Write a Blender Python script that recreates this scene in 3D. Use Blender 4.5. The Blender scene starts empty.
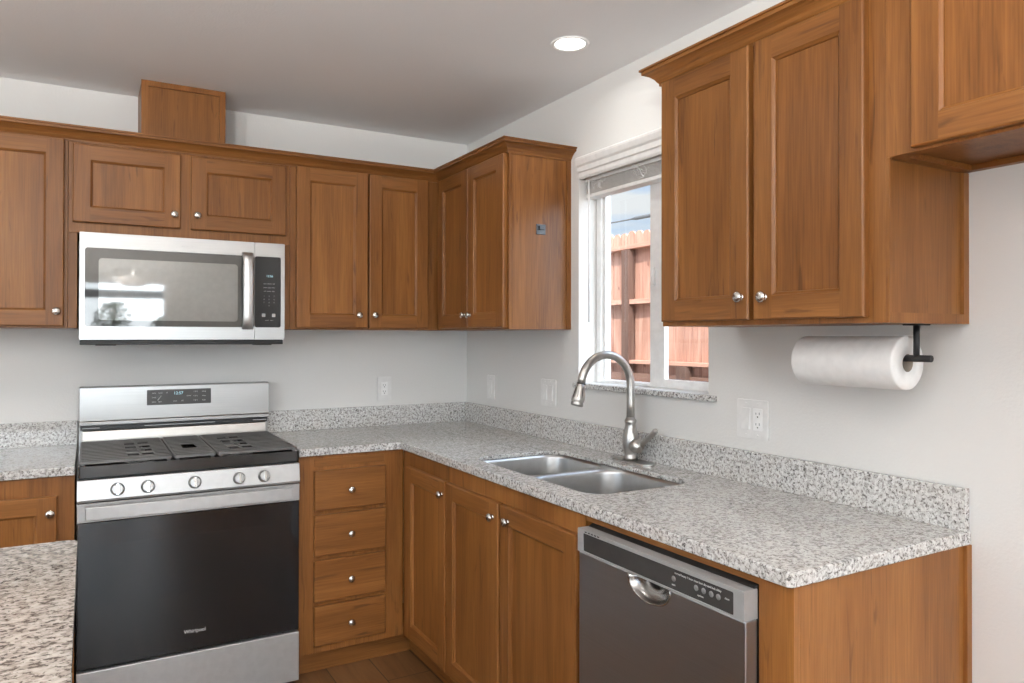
import bpy, bmesh, math, random
from mathutils import Vector, Matrix
random.seed(7)
SC = bpy.context.scene
COL = SC.collection
PI = math.pi

# ------------------------------------------------------------------ camera
cam_d = bpy.data.cameras.new('camera')
cam = bpy.data.objects.new('camera', cam_d)
COL.objects.link(cam)
SC.camera = cam
YAW, PITCH, ROLL, FPX, SY = -.5224, .005, .0014, 738.5369, 8.3369
fw = Vector((-math.sin(YAW), math.cos(YAW), 0)); rt = Vector((math.cos(YAW), math.sin(YAW), 0)); up = Vector((0, 0, 1))
f2 = fw*math.cos(PITCH) + up*math.sin(PITCH); u2 = up*math.cos(PITCH) - fw*math.sin(PITCH)
r3 = rt*math.cos(ROLL) + u2*math.sin(ROLL); u3 = u2*math.cos(ROLL) - rt*math.sin(ROLL)
M = Matrix((r3, u3, -f2)).transposed().to_4x4()
M.translation = Vector((-1.763, -3.5462, 1.3589))
cam.matrix_world = M
cam_d.sensor_width = 36; cam_d.lens = FPX/1024*36
cam_d.shift_y = -SY/1024
cam_d.clip_start = .05; cam_d.clip_end = 300

# ------------------------------------------------------------------ world, sun, exposure
def nodes_of(idb):
    idb.use_nodes = True
    nt = idb.node_tree
    nt.nodes.clear()
    return nt
world = bpy.data.worlds.new('sky'); SC.world = world
nt = nodes_of(world)
def N(nt, t, **kw):
    n = nt.nodes.new(t)
    for k, v in kw.items(): setattr(n, k, v)
    return n
def L(nt, a, b): nt.links.new(a, b)
def ramp(nt, fac, stops, interp='LINEAR'):
    r = N(nt, 'ShaderNodeValToRGB'); r.color_ramp.interpolation = interp
    e = r.color_ramp.elements
    while len(e) < len(stops): e.new(.5)
    for i, (p, c) in enumerate(stops):
        e[i].position = p
        e[i].color = (c, c, c, 1) if not isinstance(c, (tuple, list)) else (*c, 1)
    L(nt, fac, r.inputs[0]); return r.outputs[0]
def mixc(nt, fac, a, b, mode='MIX'):
    m = N(nt, 'ShaderNodeMix', data_type='RGBA', blend_type=mode)
    for s, v in ((m.inputs[0], fac), (m.inputs[6], a), (m.inputs[7], b)):
        if isinstance(v, (int, float)): s.default_value = v
        elif isinstance(v, tuple): s.default_value = (*v, 1)
        else: L(nt, v, s)
    return m.outputs[2]
def mth(nt, op, a, b=0.0):
    m = N(nt, 'ShaderNodeMath', operation=op)
    for s, v in ((m.inputs[0], a), (m.inputs[1], b)):
        if isinstance(v, (int, float)): s.default_value = v
        else: L(nt, v, s)
    return m.outputs[0]
tc = N(nt, 'ShaderNodeTexCoord'); sep = N(nt, 'ShaderNodeSeparateXYZ'); L(nt, tc.outputs['Generated'], sep.inputs[0])
blue = ramp(nt, sep.outputs[2], [(.0, (.70, .82, .95)), (.12, (.50, .72, 1.)), (.35, (.28, .52, .95)), (1., (.12, .28, .70))])
mp = N(nt, 'ShaderNodeMapping'); mp.inputs['Scale'].default_value = (1.4, 1.4, 9); L(nt, tc.outputs['Generated'], mp.inputs[0])
cn = N(nt, 'ShaderNodeTexNoise'); cn.inputs['Scale'].default_value = 2.2; cn.inputs['Detail'].default_value = 5; L(nt, mp.outputs[0], cn.inputs[0])
cl = ramp(nt, cn.outputs[0], [(.44, 0.), (.66, 1.)])
skyc = mixc(nt, cl, blue, (.93, .95, .98))
# the sky is brighter towards the sun (-y side), as a hazy sky is
dn = N(nt, 'ShaderNodeVectorMath', operation='DOT_PRODUCT'); L(nt, tc.outputs['Generated'], dn.inputs[0]); dn.inputs[1].default_value = (-.10, -.90, .42)
glow = ramp(nt, dn.outputs['Value'], [(.0, 0.), (.75, .75), (1., 1.)])
SKY_BASE, SKY_GLOW = 1.0, 12.0
stren = mth(nt, 'ADD', mth(nt, 'MULTIPLY', glow, SKY_GLOW), SKY_BASE)
bg = N(nt, 'ShaderNodeBackground'); L(nt, mixc(nt, glow, skyc, (.86, .92, 1.)), bg.inputs[0]); L(nt, stren, bg.inputs[1])
wo = N(nt, 'ShaderNodeOutputWorld'); L(nt, bg.outputs[0], wo.inputs[0])

sd = bpy.data.lights.new('sun', 'SUN'); sd.energy = 6.5; sd.angle = math.radians(.6); sd.color = (1, .95, .87)
sun = bpy.data.objects.new('sun', sd); COL.objects.link(sun)
sun_dir = Vector((.62, .38, -1.02)).normalized()       # travel direction
sun.rotation_euler = sun_dir.to_track_quat('-Z', 'Y').to_euler(); sun.location = (-3, -6, 8)
SC.view_settings.view_transform = 'Standard'; SC.view_settings.look = 'None'
SC.view_settings.gamma = 1; SC.view_settings.use_curve_mapping = False
SC.view_settings.exposure = .0
SC.cycles.use_denoising = True
SC.cycles.max_bounces = 8; SC.cycles.diffuse_bounces = 5; SC.cycles.glossy_bounces = 4
SC.cycles.sample_clamp_indirect = 6
SC.cycles.caustics_reflective = False; SC.cycles.caustics_refractive = False

CEIL_W = 4.5       # watts of each added downlight out of view
BOWL_W = 260.0       # watts of each bowl lamp added to brighten the ceiling
H = 2.386           # ceiling height
def portal(name, loc, rot, sx, sy):
    d = bpy.data.lights.new(name, 'AREA'); d.shape = 'RECTANGLE'; d.size = sx; d.size_y = sy; d.cycles.is_portal = True
    o = bpy.data.objects.new(name, d); COL.objects.link(o); o.location = loc; o.rotation_euler = rot
portal('daylight_portal', (-1.9, -6.58, 1.05), (PI/2, 0, PI), 2.1, 1.9)
portal('daylight_portal', (-4.68, -3.2, 1.5), (PI/2, 0, PI/2), 2.2, 1.2)
portal('daylight_portal', (.13, -1.405, 1.6), (PI/2, 0, -PI/2), .7, .85)

# ------------------------------------------------------------------ mesh helpers
def new(): return bmesh.new()
def box(bm, x0, x1, y0, y1, z0, z1, m=0, bev=0., seg=2):
    r = bmesh.ops.create_cube(bm, size=1)
    vs = r['verts']
    for v in vs:
        v.co = Vector(((x0+x1)/2 + v.co.x*(x1-x0), (y0+y1)/2 + v.co.y*(y1-y0), (z0+z1)/2 + v.co.z*(z1-z0)))
    fs = {f for v in vs for f in v.link_faces}
    for f in fs: f.material_index = m
    if bev > 0:
        es = list({e for v in vs for e in v.link_edges})
        bmesh.ops.bevel(bm, geom=es, offset=bev, segments=seg, profile=.5, affect='EDGES')
    return bm
def loft(bm, loops, m=0, cap0=True, cap1=True, closed=True, smooth=True):
    rows = [[bm.verts.new(p) for p in lp] for lp in loops]
    n = len(rows[0])
    for a, b in zip(rows, rows[1:]):
        for i in range(n if closed else n-1):
            j = (i+1) % n
            try:
                f = bm.faces.new((a[i], a[j], b[j], b[i])); f.material_index = m; f.smooth = smooth
            except ValueError: pass
    if cap0: f = bm.faces.new(rows[0][::-1]); f.material_index = m
    if cap1: f = bm.faces.new(rows[-1]); f.material_index = m
    return rows
def circle(c, r, n, ax, ay):
    return [c + ax*(r*math.cos(2*PI*i/n)) + ay*(r*math.sin(2*PI*i/n)) for i in range(n)]
def tube(bm, pts, r, n=16, m=0, caps=True):
    pts = [Vector(p) for p in pts]
    rs = r if isinstance(r, (list, tuple)) else [r]*len(pts)
    t0 = (pts[1]-pts[0]).normalized()
    ref = Vector((0, 0, 1)) if abs(t0.z) < .9 else Vector((1, 0, 0))
    a = t0.cross(ref).normalized(); loops = []
    for i, p in enumerate(pts):
        t = ((pts[min(i+1, len(pts)-1)] - p).normalized() + (p - pts[max(i-1, 0)]).normalized())
        t = t.normalized() if t.length > 1e-9 else t0
        a = (a - t*a.dot(t)).normalized(); b = t.cross(a)
        loops.append(circle(p, rs[i], n, a, b))
    loft(bm, loops, m, caps, caps)
def lathe(bm, c, axis, prof, n=24, m=0, caps=True):
    """prof: (distance along axis, radius)"""
    axis = Vector(axis).normalized(); c = Vector(c)
    ref = Vector((0, 0, 1)) if abs(axis.z) < .9 else Vector((1, 0, 0))
    a = axis.cross(ref).normalized(); b = axis.cross(a)
    loft(bm, [circle(c+axis*d, max(r, 1e-4), n, a, b) for d, r in prof], m, caps, caps)
def rrect(x0, x1, y0, y1, r, n=6):
    rr = r if isinstance(r, (list, tuple)) else [r]*4       # corners: (x1,y1),(x0,y1),(x0,y0),(x1,y0)
    out = []
    for (cx, cy, a0), q in zip(((x1, y1, 0), (x0, y1, PI/2), (x0, y0, PI), (x1, y0, 1.5*PI)), rr):
        sx = -1 if cx == x1 else 1; sy = -1 if cy == y1 else 1
        for i in range(n+1):
            a = a0 + PI/2*i/n
            out.append((cx+sx*q + q*math.cos(a), cy+sy*q + q*math.sin(a)))
    return out
def slab(bm, outer, holes, t0, t1, put, m=0):
    """flat plate with holes; put(a, b, t) -> point"""
    tmp = bmesh.new(); allE = []
    for lp in [outer]+holes:
        vs = [tmp.verts.new((p[0], p[1], 0)) for p in lp]
        allE += [tmp.edges.new((vs[i], vs[(i+1) % len(vs)])) for i in range(len(vs))]
    bmesh.ops.triangle_fill(tmp, use_beauty=True, use_dissolve=False, edges=allE)
    tmp.verts.ensure_lookup_table()
    A = [bm.verts.new(put(v.co.x, v.co.y, t0)) for v in tmp.verts]; B = [bm.verts.new(put(v.co.x, v.co.y, t1)) for v in tmp.verts]
    tmp.verts.index_update()
    for f in tmp.faces:
        ids = [v.index for v in f.verts]
        f1 = bm.faces.new([A[i] for i in ids]); f2_ = bm.faces.new([B[i] for i in ids[::-1]])
        f1.material_index = f2_.material_index = m
    k = 0
    for lp in [outer]+holes:
        n = len(lp)
        for i in range(n):
            f = bm.faces.new((A[k+i], A[k+(i+1) % n], B[k+(i+1) % n], B[k+i])); f.material_index = m
        k += n
    tmp.free()
def rect(a0, a1, b0, b1): return [(a0, b0), (a1, b0), (a1, b1), (a0, b1)]
PX = lambda a, b, t: (t, a, b)      # plate in a plane x = t, (a, b) = (y, z)
PY = lambda a, b, t: (a, t, b)      # plane y = t
PZ = lambda a, b, t: (a, b, t)      # plane z = t

def link(name, bm, mats, parent=None, smooth=None, bevel=None, recalc=True, origin=None):
    if recalc: bmesh.ops.recalc_face_normals(bm, faces=bm.faces[:])
    bm.verts.ensure_lookup_table()
    lo = [min(v.co[i] for v in bm.verts) for i in range(3)]; hi = [max(v.co[i] for v in bm.verts) for i in range(3)]
    c = Vector(origin) if origin else Vector([(lo[i]+hi[i])/2 for i in range(3)])
    bmesh.ops.translate(bm, verts=bm.verts[:], vec=-c)
    if smooth is not None:
        for f in bm.faces: f.smooth = smooth
    me = bpy.data.meshes.new(name); bm.to_mesh(me); bm.free()
    for mt in (mats if isinstance(mats, (list, tuple)) else [mats]): me.materials.append(mt)
    o = bpy.data.objects.new(name, me); COL.objects.link(o)
    pw = Vector((0, 0, 0))
    if parent:
        o.parent = parent
        q = parent
        while q: pw = pw + q.location; q = q.parent
    o.location = c - pw
    if bevel:
        b = o.modifiers.new('bevel', 'BEVEL'); b.width = bevel; b.segments = 2; b.limit_method = 'ANGLE'; b.angle_limit = math.radians(40)
    return o
def tag(o, label, cat=None, group=None, kind=None):
    if label: o['label'] = label
    if cat: o['category'] = cat
    if group: o['group'] = group
    if kind: o['kind'] = kind
    return o
def thing(name, loc, label, cat, group=None):
    o = bpy.data.objects.new(name, None); COL.objects.link(o); o.location = loc; o.empty_display_size = .05
    return tag(o, label, cat, group)
def struct(name, bm, mats, label=None, **kw):
    o = link(name, bm, mats, **kw); o['kind'] = 'structure'
    if label: o['label'] = label
    return o
def lettering(name, body, size, loc, rot, mat, parent, depth=.0004, align='CENTER', sx=1.):
    cu = bpy.data.curves.new(name, 'FONT'); cu.body = body; cu.size = size; cu.extrude = depth; cu.align_x = align; cu.align_y = 'CENTER'
    cu.resolution_u = 3
    t = bpy.data.objects.new(name, cu); COL.objects.link(t)
    bpy.context.view_layer.update()
    me = bpy.data.meshes.new_from_object(t.evaluated_get(bpy.context.evaluated_depsgraph_get()))
    bpy.data.objects.remove(t)
    R = Matrix.Rotation(rot[2], 4, 'Z') @ Matrix.Rotation(rot[1], 4, 'Y') @ Matrix.Rotation(rot[0], 4, 'X') @ Matrix.Diagonal((sx, 1, 1, 1))
    bm = bmesh.new(); bm.from_mesh(me); bpy.data.meshes.remove(me)
    bmesh.ops.transform(bm, matrix=Matrix.Translation(loc) @ R, verts=bm.verts[:])
    return link(name, bm, mat, parent, recalc=False)

# ------------------------------------------------------------------ materials
def bsdf(name):
    m = bpy.data.materials.new(name); nt = nodes_of(m)
    p = N(nt, 'ShaderNodeBsdfPrincipled'); o = N(nt, 'ShaderNodeOutputMaterial'); L(nt, p.outputs[0], o.inputs[0])
    return m, nt, p
def coords(nt, scale=(1, 1, 1), rand=0.):
    t = N(nt, 'ShaderNodeTexCoord'); src = t.outputs['Object']
    if rand:
        oi = N(nt, 'ShaderNodeObjectInfo'); a = N(nt, 'ShaderNodeVectorMath', operation='ADD'); 
        cb = N(nt, 'ShaderNodeCombineXYZ')
        for i, k in enumerate((1., 1.7, 2.3)): L(nt, mth(nt, 'MULTIPLY', oi.outputs['Random'], rand*k), cb.inputs[i])
        L(nt, src, a.inputs[0]); L(nt, cb.outputs[0], a.inputs[1]); src = a.outputs[0]
    mp = N(nt, 'ShaderNodeMapping'); mp.inputs['Scale'].default_value = scale; L(nt, src, mp.inputs[0])
    return mp.outputs[0]
def noise(nt, vec, scale, detail=3, rough=.5, dist=0.):
    n = N(nt, 'ShaderNodeTexNoise'); n.inputs['Scale'].default_value = scale; n.inputs['Detail'].default_value = detail
    n.inputs['Roughness'].default_value = rough; n.inputs['Distortion'].default_value = dist; L(nt, vec, n.inputs[0]); return n.outputs[0]
def bump(nt, p, h, strength, dist=.001):
    b = N(nt, 'ShaderNodeBump'); b.inputs['Strength'].default_value = strength; b.inputs['Distance'].default_value = dist
    L(nt, h, b.inputs['Height']); L(nt, b.outputs[0], p.inputs['Normal'])
def plain(name, col, rough=.5, metal=0., ior=None, coat=0., nz=.04, nscale=40):
    m, nt, p = bsdf(name)
    v = coords(nt); n = noise(nt, v, nscale, 2)
    c = ramp(nt, n, [(.3, tuple(x*(1-nz) for x in col)), (.7, tuple(min(1, x*(1+nz)) for x in col))])
    L(nt, c, p.inputs['Base Color']); p.inputs['Roughness'].default_value = rough; p.inputs['Metallic'].default_value = metal
    if ior: p.inputs['IOR'].default_value = ior
    if coat: p.inputs['Coat Weight'].default_value = coat; p.inputs['Coat Roughness'].default_value = .05
    return m
def wood(name, ax, tone=(1., 1., 1.), rough=.38):
    m, nt, p = bsdf(name)
    s1 = [15, 15, 15]; s1[ax] = 1.0
    s2 = [230, 230, 230]; s2[ax] = 7
    s3 = [5, 5, 5]; s3[ax] = .5
    s4 = [34, 34, 34]; s4[ax] = 3.2
    n1 = noise(nt, coords(nt, s1, 37.), 1, 4, .55, .9)
    n2 = noise(nt, coords(nt, s2, 37.), 1, 3)
    n3 = noise(nt, coords(nt, s3, 37.), 1, 2)
    n4 = noise(nt, coords(nt, s4, 53.), 1, 3, .5, 1.4)
    f = mth(nt, 'ADD', mth(nt, 'MULTIPLY', n1, .44), mth(nt, 'ADD', mth(nt, 'MULTIPLY', n2, .28), mth(nt, 'MULTIPLY', n3, .28)))
    T = lambda r, g, b: (r*tone[0], g*tone[1], b*tone[2])
    c = ramp(nt, f, [(.30, T(.098, .034, .0075)), (.44, T(.188, .072, .0175)), (.56, T(.250, .102, .027)), (.70, T(.345, .150, .042))])
    dark = ramp(nt, n4, [(.62, 0.), (.72, .65)])
    c = mixc(nt, dark, c, T(.085, .030, .010))
    oi = N(nt, 'ShaderNodeObjectInfo')
    c = mixc(nt, 1., c, ramp(nt, oi.outputs['Random'], [(0., (.90, .89, .88)), (1., (1.08, 1.07, 1.05))]), 'MULTIPLY')
    L(nt, c, p.inputs['Base Color'])
    p.inputs['Roughness'].default_value = rough
    p.inputs['Specular IOR Level'].default_value = .34
    bump(nt, p, n2, .12, .0006)
    return m
WZ = wood('cherry_wood_vertical_grain', 2); WX = wood('cherry_wood_grain_along_x', 0); WY = wood('cherry_wood_grain_along_y', 1)
WZP = wood('cherry_wood_panel', 2, (1.04, 1.04, 1.0))

def granite(name, tone=1., brown=0., stretch=(1, 1, 1), con=1., sc=1., off=0.):
    m, nt, p = bsdf(name)
    v = coords(nt, stretch)
    n1 = noise(nt, v, 105*sc, 4, .62, .6)
    n2 = noise(nt, v, 190*sc, 3, .6, .4)
    n3 = noise(nt, v, 9, 2)
    vo = N(nt, 'ShaderNodeTexVoronoi'); vo.inputs['Scale'].default_value = 210*sc; L(nt, v, vo.inputs[0])
    B = lambda r, g, b: (r*tone*(1+brown*.25), g*tone, b*tone*(1-brown*.22))
    c = ramp(nt, vo.outputs['Color'], [(0., B(.54, .54, .525)), (.5, B(.65, .648, .635)), (1., B(.78, .775, .76))])
    g1 = ramp(nt, n1, [(.485-off, 0.), (.57-off/2, .62*con)])
    c = mixc(nt, g1, c, B(.27, .25, .235))
    g2 = ramp(nt, mth(nt, 'ADD', mth(nt, 'MULTIPLY', n2, .6), mth(nt, 'MULTIPLY', n1, .4)), [(.560-off, 0.), (.60-off, min(1., .92*con))])
    c = mixc(nt, g2, c, B(.07, .065, .063))
    w = ramp(nt, n3, [(.4, 0.), (.7, .18)])
    c = mixc(nt, w, c, B(.55, .49, .42))
    L(nt, c, p.inputs['Base Color']); p.inputs['Roughness'].default_value = .07; p.inputs['IOR'].default_value = 1.55
    return m
GR = granite('speckled_granite', 1.0, 0., (1, 1, 1), 1.15, 1.02, .012); GRI = granite('speckled_granite_brown_light', .76, .28, (.70, .9, .9), .95, .78, .035)  # island copy of the granite: browner light put into its colour

def steel(name, col, rough, aniso=.75, horiz=True, nz=.05):
    m, nt, p = bsdf(name)
    v = coords(nt, (3, 3, 700) if horiz else (500, 500, 4)); n = noise(nt, v, 1, 2)
    L(nt, ramp(nt, n, [(.3, tuple(c*(1-nz) for c in col)), (.7, tuple(c*(1+nz) for c in col))]), p.inputs['Base Color'])
    p.inputs['Metallic'].default_value = 1; p.inputs['Roughness'].default_value = rough
    if aniso:
        g = N(nt, 'ShaderNodeNewGeometry'); cr = N(nt, 'ShaderNodeVectorMath', operation='CROSS_PRODUCT')
        L(nt, g.outputs['Normal'], cr.inputs[0]); cr.inputs[1].default_value = (.001, .002, 1)
        nm = N(nt, 'ShaderNodeVectorMath', operation='NORMALIZE'); L(nt, cr.outputs[0], nm.inputs[0])
        L(nt, nm.outputs[0], p.inputs['Tangent']); p.inputs['Anisotropic'].default_value = aniso; p.inputs['Anisotropic Rotation'].default_value = .0
    return m
STEEL = steel('brushed_stainless', (.40, .397, .39), .28)
STEELB = plain('stainless_floor_glare', (.52, .52, .515), .33, .55)  # lighter, duller copy of the steel with floor glare put into its colour
STEEL_D = steel('dark_stainless', (.49, .525, .56), .36)
STEEL_L = plain('dishwasher_trim_steel', (.42, .43, .43), .38, .35)
HSTEEL = plain('satin_handle_steel', (.68, .675, .66), .36, 1.)
POCKET = plain('dark_satin_pocket', (.36, .35, .34), .25, 1.)
NICKEL = plain('brushed_nickel', (.50, .485, .46), .34, 1.)
KNOBM = plain('cabinet_knob_nickel', (.62, .60, .57), .2, 1.)
DKNOB = plain('stove_knob_steel', (.34, .34, .335), .3, .9)
SINKST = plain('satin_sink_steel', (.55, .55, .545), .34, 1.)
CHROME = plain('polished_chrome', (.75, .75, .74), .10, 1.)
BLACKG = plain('black_glass', (.010, .010, .011), .05, 0., 1.45)
OVENG = plain('oven_door_glass', (.007, .007, .008), .06, 0., 1.55)
MWG = plain('microwave_mirror_glass', (.11, .108, .104), .03, .62)
MWSCR = plain('microwave_screen_with_reflection', (.30, .298, .29), .035, .6)  # mesh screen, its lighter grey standing in for room reflections
BLACKP = plain('black_plastic', (.018, .018, .018), .35)
BLACKM = plain('matte_black_metal', (.02, .02, .021), .45, .3)
ENAMEL = plain('black_enamel', (.02, .02, .02), .12, 0., 1.6)
WHITE = plain('white_vinyl', (.88, .88, .87), .35)
PLATE = plain('switch_plate_white', (.78, .775, .76), .35)
DARKSLOT = plain('dark_slot', (.03, .03, .03), .6)
PAPER = plain('paper_towel_white', (.82, .82, .81), .9)
CARD = plain('cardboard_core', (.28, .24, .20), .9)
GREYTXT = plain('pale_grey_print', (.45, .45, .44), .5)
DIMTXT = plain('dim_grey_print', (.20, .20, .20), .5)
LOGOM = plain('silver_print', (.80, .80, .80), .35)
FAINT = plain('etched_grey_print', (.36, .36, .35), .4)
BLINDM = plain('faux_wood_white', (.82, .81, .79), .45)
GREYPL = plain('grey_plastic_mount', (.07, .075, .085), .25)
def iron():
    m, nt, p = bsdf('cast_iron_ribbed')
    v = coords(nt, (6, 300, 1)); n = noise(nt, v, 1, 2)
    L(nt, ramp(nt, n, [(.3, (.035, .034, .033)), (.7, (.13, .125, .12))]), p.inputs['Base Color'])
    p.inputs['Roughness'].default_value = .42; p.inputs['IOR'].default_value = 1.7
    return m
IRON = iron()
def wall_paint(name, col):
    m, nt, p = bsdf(name)
    v = coords(nt); n = noise(nt, v, 130, 3, .55); n2 = noise(nt, v, 1.2, 2)
    L(nt, ramp(nt, n2, [(.3, tuple(c*.985 for c in col)), (.7, col)]), p.inputs['Base Color'])
    p.inputs['Roughness'].default_value = .7
    bump(nt, p, n, .35, .0018)
    return m
WALL = wall_paint('off_white_wall_paint', (.74, .733, .712))
CEILM = wall_paint('white_ceiling_paint', (.87, .875, .88))
def emis(name, col, s):
    m, nt, p = bsdf(name); p.inputs['Base Color'].default_value = (*col, 1)
    p.inputs['Emission Color'].default_value = (*col, 1); p.inputs['Emission Strength'].default_value = s
    return m
LENS = emis('lamp_lens_glow', (1, .96, .90), 6.)
CYAN = emis('display_digits', (.45, .75, .85), .45)
BOWL = emis('frosted_bowl_glass', (1, .97, .93), .9)
def floor_mat():
    m, nt, p = bsdf('brown_plank_floor')
    t = N(nt, 'ShaderNodeTexCoord')
    rot = N(nt, 'ShaderNodeMapping'); rot.inputs['Rotation'].default_value = (0, 0, PI/2); L(nt, t.outputs['Object'], rot.inputs[0])
    br = N(nt, 'ShaderNodeTexBrick'); br.offset = .37
    for k, v in (('Scale', 1.), ('Mortar Size', .0022), ('Brick Width', 1.22), ('Row Height', .182), ('Bias', 0.), ('Mortar Smooth', .2)): br.inputs[k].default_value = v
    br.inputs['Color1'].default_value = (.0, .0, .0, 1); br.inputs['Color2'].default_value = (1, 1, 1, 1); br.inputs['Mortar'].default_value = (.5, .5, .5, 1)
    L(nt, rot.outputs[0], br.inputs[0])
    va = N(nt, 'ShaderNodeVectorMath', operation='ADD'); L(nt, t.outputs['Object'], va.inputs[0]); sc = N(nt, 'ShaderNodeVectorMath', operation='SCALE'); L(nt, br.outputs['Color'], sc.inputs[0]); sc.inputs[3].default_value = 7.
    L(nt, sc.outputs[0], va.inputs[1])
    mp = N(nt, 'ShaderNodeMapping'); mp.inputs['Scale'].default_value = (13, 1.1, 1); L(nt, va.outputs[0], mp.inputs[0])
    n = noise(nt, mp.outputs[0], 1, 5, .6, 1.2)
    f = mth(nt, 'ADD', mth(nt, 'MULTIPLY', n, .7), mth(nt, 'MULTIPLY', br.outputs['Color'], .3))
    c = ramp(nt, f, [(.25, (.065, .028, .011)), (.5, (.14, .062, .024)), (.75, (.25, .125, .052))])
    c = mixc(nt, br.outputs['Fac'], c, (.03, .017, .01))
    L(nt, c, p.inputs['Base Color']); p.inputs['Roughness'].default_value = .30
    bump(nt, p, n, .15, .001)
    return m
FLOORM = floor_mat()
def fence_mat(name, tone, ax=2):
    m, nt, p = bsdf(name)
    s = [22, 22, 22]; s[ax] = 1.6
    n = noise(nt, coords(nt, s, 31.), 1, 4, .6, .8)
    k = noise(nt, coords(nt, (14, 14, 7), 31.), 1, 1)
    T = lambda r, g, b: (r*tone, g*tone, b*tone)
    c = ramp(nt, n, [(.3, T(.36, .17, .115)), (.5, T(.52, .27, .19)), (.72, T(.66, .39, .29))])
    c = mixc(nt, ramp(nt, k, [(.72, 0.), (.76, .8)]), c, T(.20, .08, .05))
    L(nt, c, p.inputs['Base Color']); p.inputs['Roughness'].default_value = .8
    return m
FENCE = fence_mat('redwood_fence_boards', .88); FENCER = fence_mat('redwood_rail', .98, 1)
FENCEP = fence_mat('dark_post_wood', .24); FENCEK = fence_mat('kick_board_shade', .40, 1)  # posts use a much darker tone of the board colour
GROUND = plain('dry_ground', (.30, .26, .21), .95, nz=.2, nscale=6)
PATIO = plain('pale_concrete_patio', (.62, .60, .57), .9, nz=.1, nscale=5)
def leaf():
    m, nt, p = bsdf('shrub_leaves'); n = noise(nt, coords(nt), 14, 3)
    L(nt, ramp(nt, n, [(.35, (.03, .06, .015)), (.7, (.10, .17, .05))]), p.inputs['Base Color']); p.inputs['Roughness'].default_value = .7
    return m
LEAF = leaf()
STUCCO = plain('outside_siding', (.55, .53, .49), .9)
def glass():
    m = bpy.data.materials.new('window_glass'); nt = nodes_of(m)
    g = N(nt, 'ShaderNodeBsdfGlossy'); g.inputs['Roughness'].default_value = .0; g.inputs['Color'].default_value = (1, 1, 1, 1)
    t = N(nt, 'ShaderNodeBsdfTransparent'); t.inputs[0].default_value = (.95, .965, .96, 1)
    fr = N(nt, 'ShaderNodeFresnel'); fr.inputs[0].default_value = 1.45
    mx = N(nt, 'ShaderNodeMixShader'); gg = N(nt, 'ShaderNodeNewGeometry'); L(nt, mth(nt, 'MULTIPLY', mth(nt, 'MULTIPLY', fr.outputs[0], .8), mth(nt, 'SUBTRACT', 1., gg.outputs['Backfacing'])), mx.inputs[0]); L(nt, t.outputs[0], mx.inputs[1]); L(nt, g.outputs[0], mx.inputs[2])
    o = N(nt, 'ShaderNodeOutputMaterial'); L(nt, mx.outputs[0], o.inputs[0]); return m
GLASS = glass()

# ------------------------------------------------------------------ the room
ROOM = (-4.6, .0, -6.5, 0.)     # x0 x1 y0 y1
WIN = (-1.773, -1.037, 1.17, 2.03)     # y0 y1 z0 z1 of the kitchen window opening
bm = new(); box(bm, -4.7, .15, -6.6, .1, -.1, 0); struct('floor', bm, FLOORM, 'brown wood-look plank floor', origin=(0, 0, 0))
bm = new(); box(bm, -4.7, .15, -6.6, .1, H, H+.1); struct('ceiling', bm, CEILM, 'white textured ceiling', origin=(0, 0, 0))
bm = new(); box(bm, -4.7, .15, 0, .1, 0, H); struct('wall_back', bm, WALL, origin=(0, 0, 0))
bm = new(); slab(bm, rect(-6.6, 0, 0, H), [rect(*WIN)], 0, .15, PX); struct('wall_right', bm, WALL, origin=(0, 0, 0))
bm = new(); slab(bm, rect(-6.6, 0, 0, H), [rect(-4.3, -2.1, .9, 2.05)], -4.7, -4.6, PX); struct('wall_left', bm, WALL, origin=(0, 0, 0))
bm = new(); slab(bm, [(-4.6, 0), (-2.95, 0), (-2.95, 2.0), (-.95, 2.0), (-.95, 0), (0, 0), (0, H), (-4.6, H)], [], -6.6, -6.5, PY); struct('wall_front', bm, WALL, origin=(0, 0, 0))
bm = new(); box(bm, -5.2, .55, -7.1, .55, H+.1, H+.32); struct('roof', bm, STUCCO, 'eave of the roof outside')
bm = new(); box(bm, -14, 14, -20, 12, -.45, -.35); struct('ground', bm, GROUND)
bm = new(); box(bm, -6, 2, -11, -6.6, -.35, -.08); struct('patio', bm, PATIO)
bm = new(); box(bm, -6, 2, -9.08, -9.0, 1.90, 2.02); struct('added_beam', bm, plain('grey_added_beam', (.12, .12, .12), .7))  # invented beam, makes the dark band reflected in the microwave
for nm, b in (('baseboard_right', (-.014, 0, -6.5, -2.62, 0, .083)), ('baseboard_left', (-4.6, -4.586, -6.5, 0, 0, .083)), ('baseboard_back', (-4.586, -2.42, -.014, 0, 0, .083))):
    bm = new(); box(bm, *b, bev=.003); struct(nm, bm, WHITE)

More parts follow.
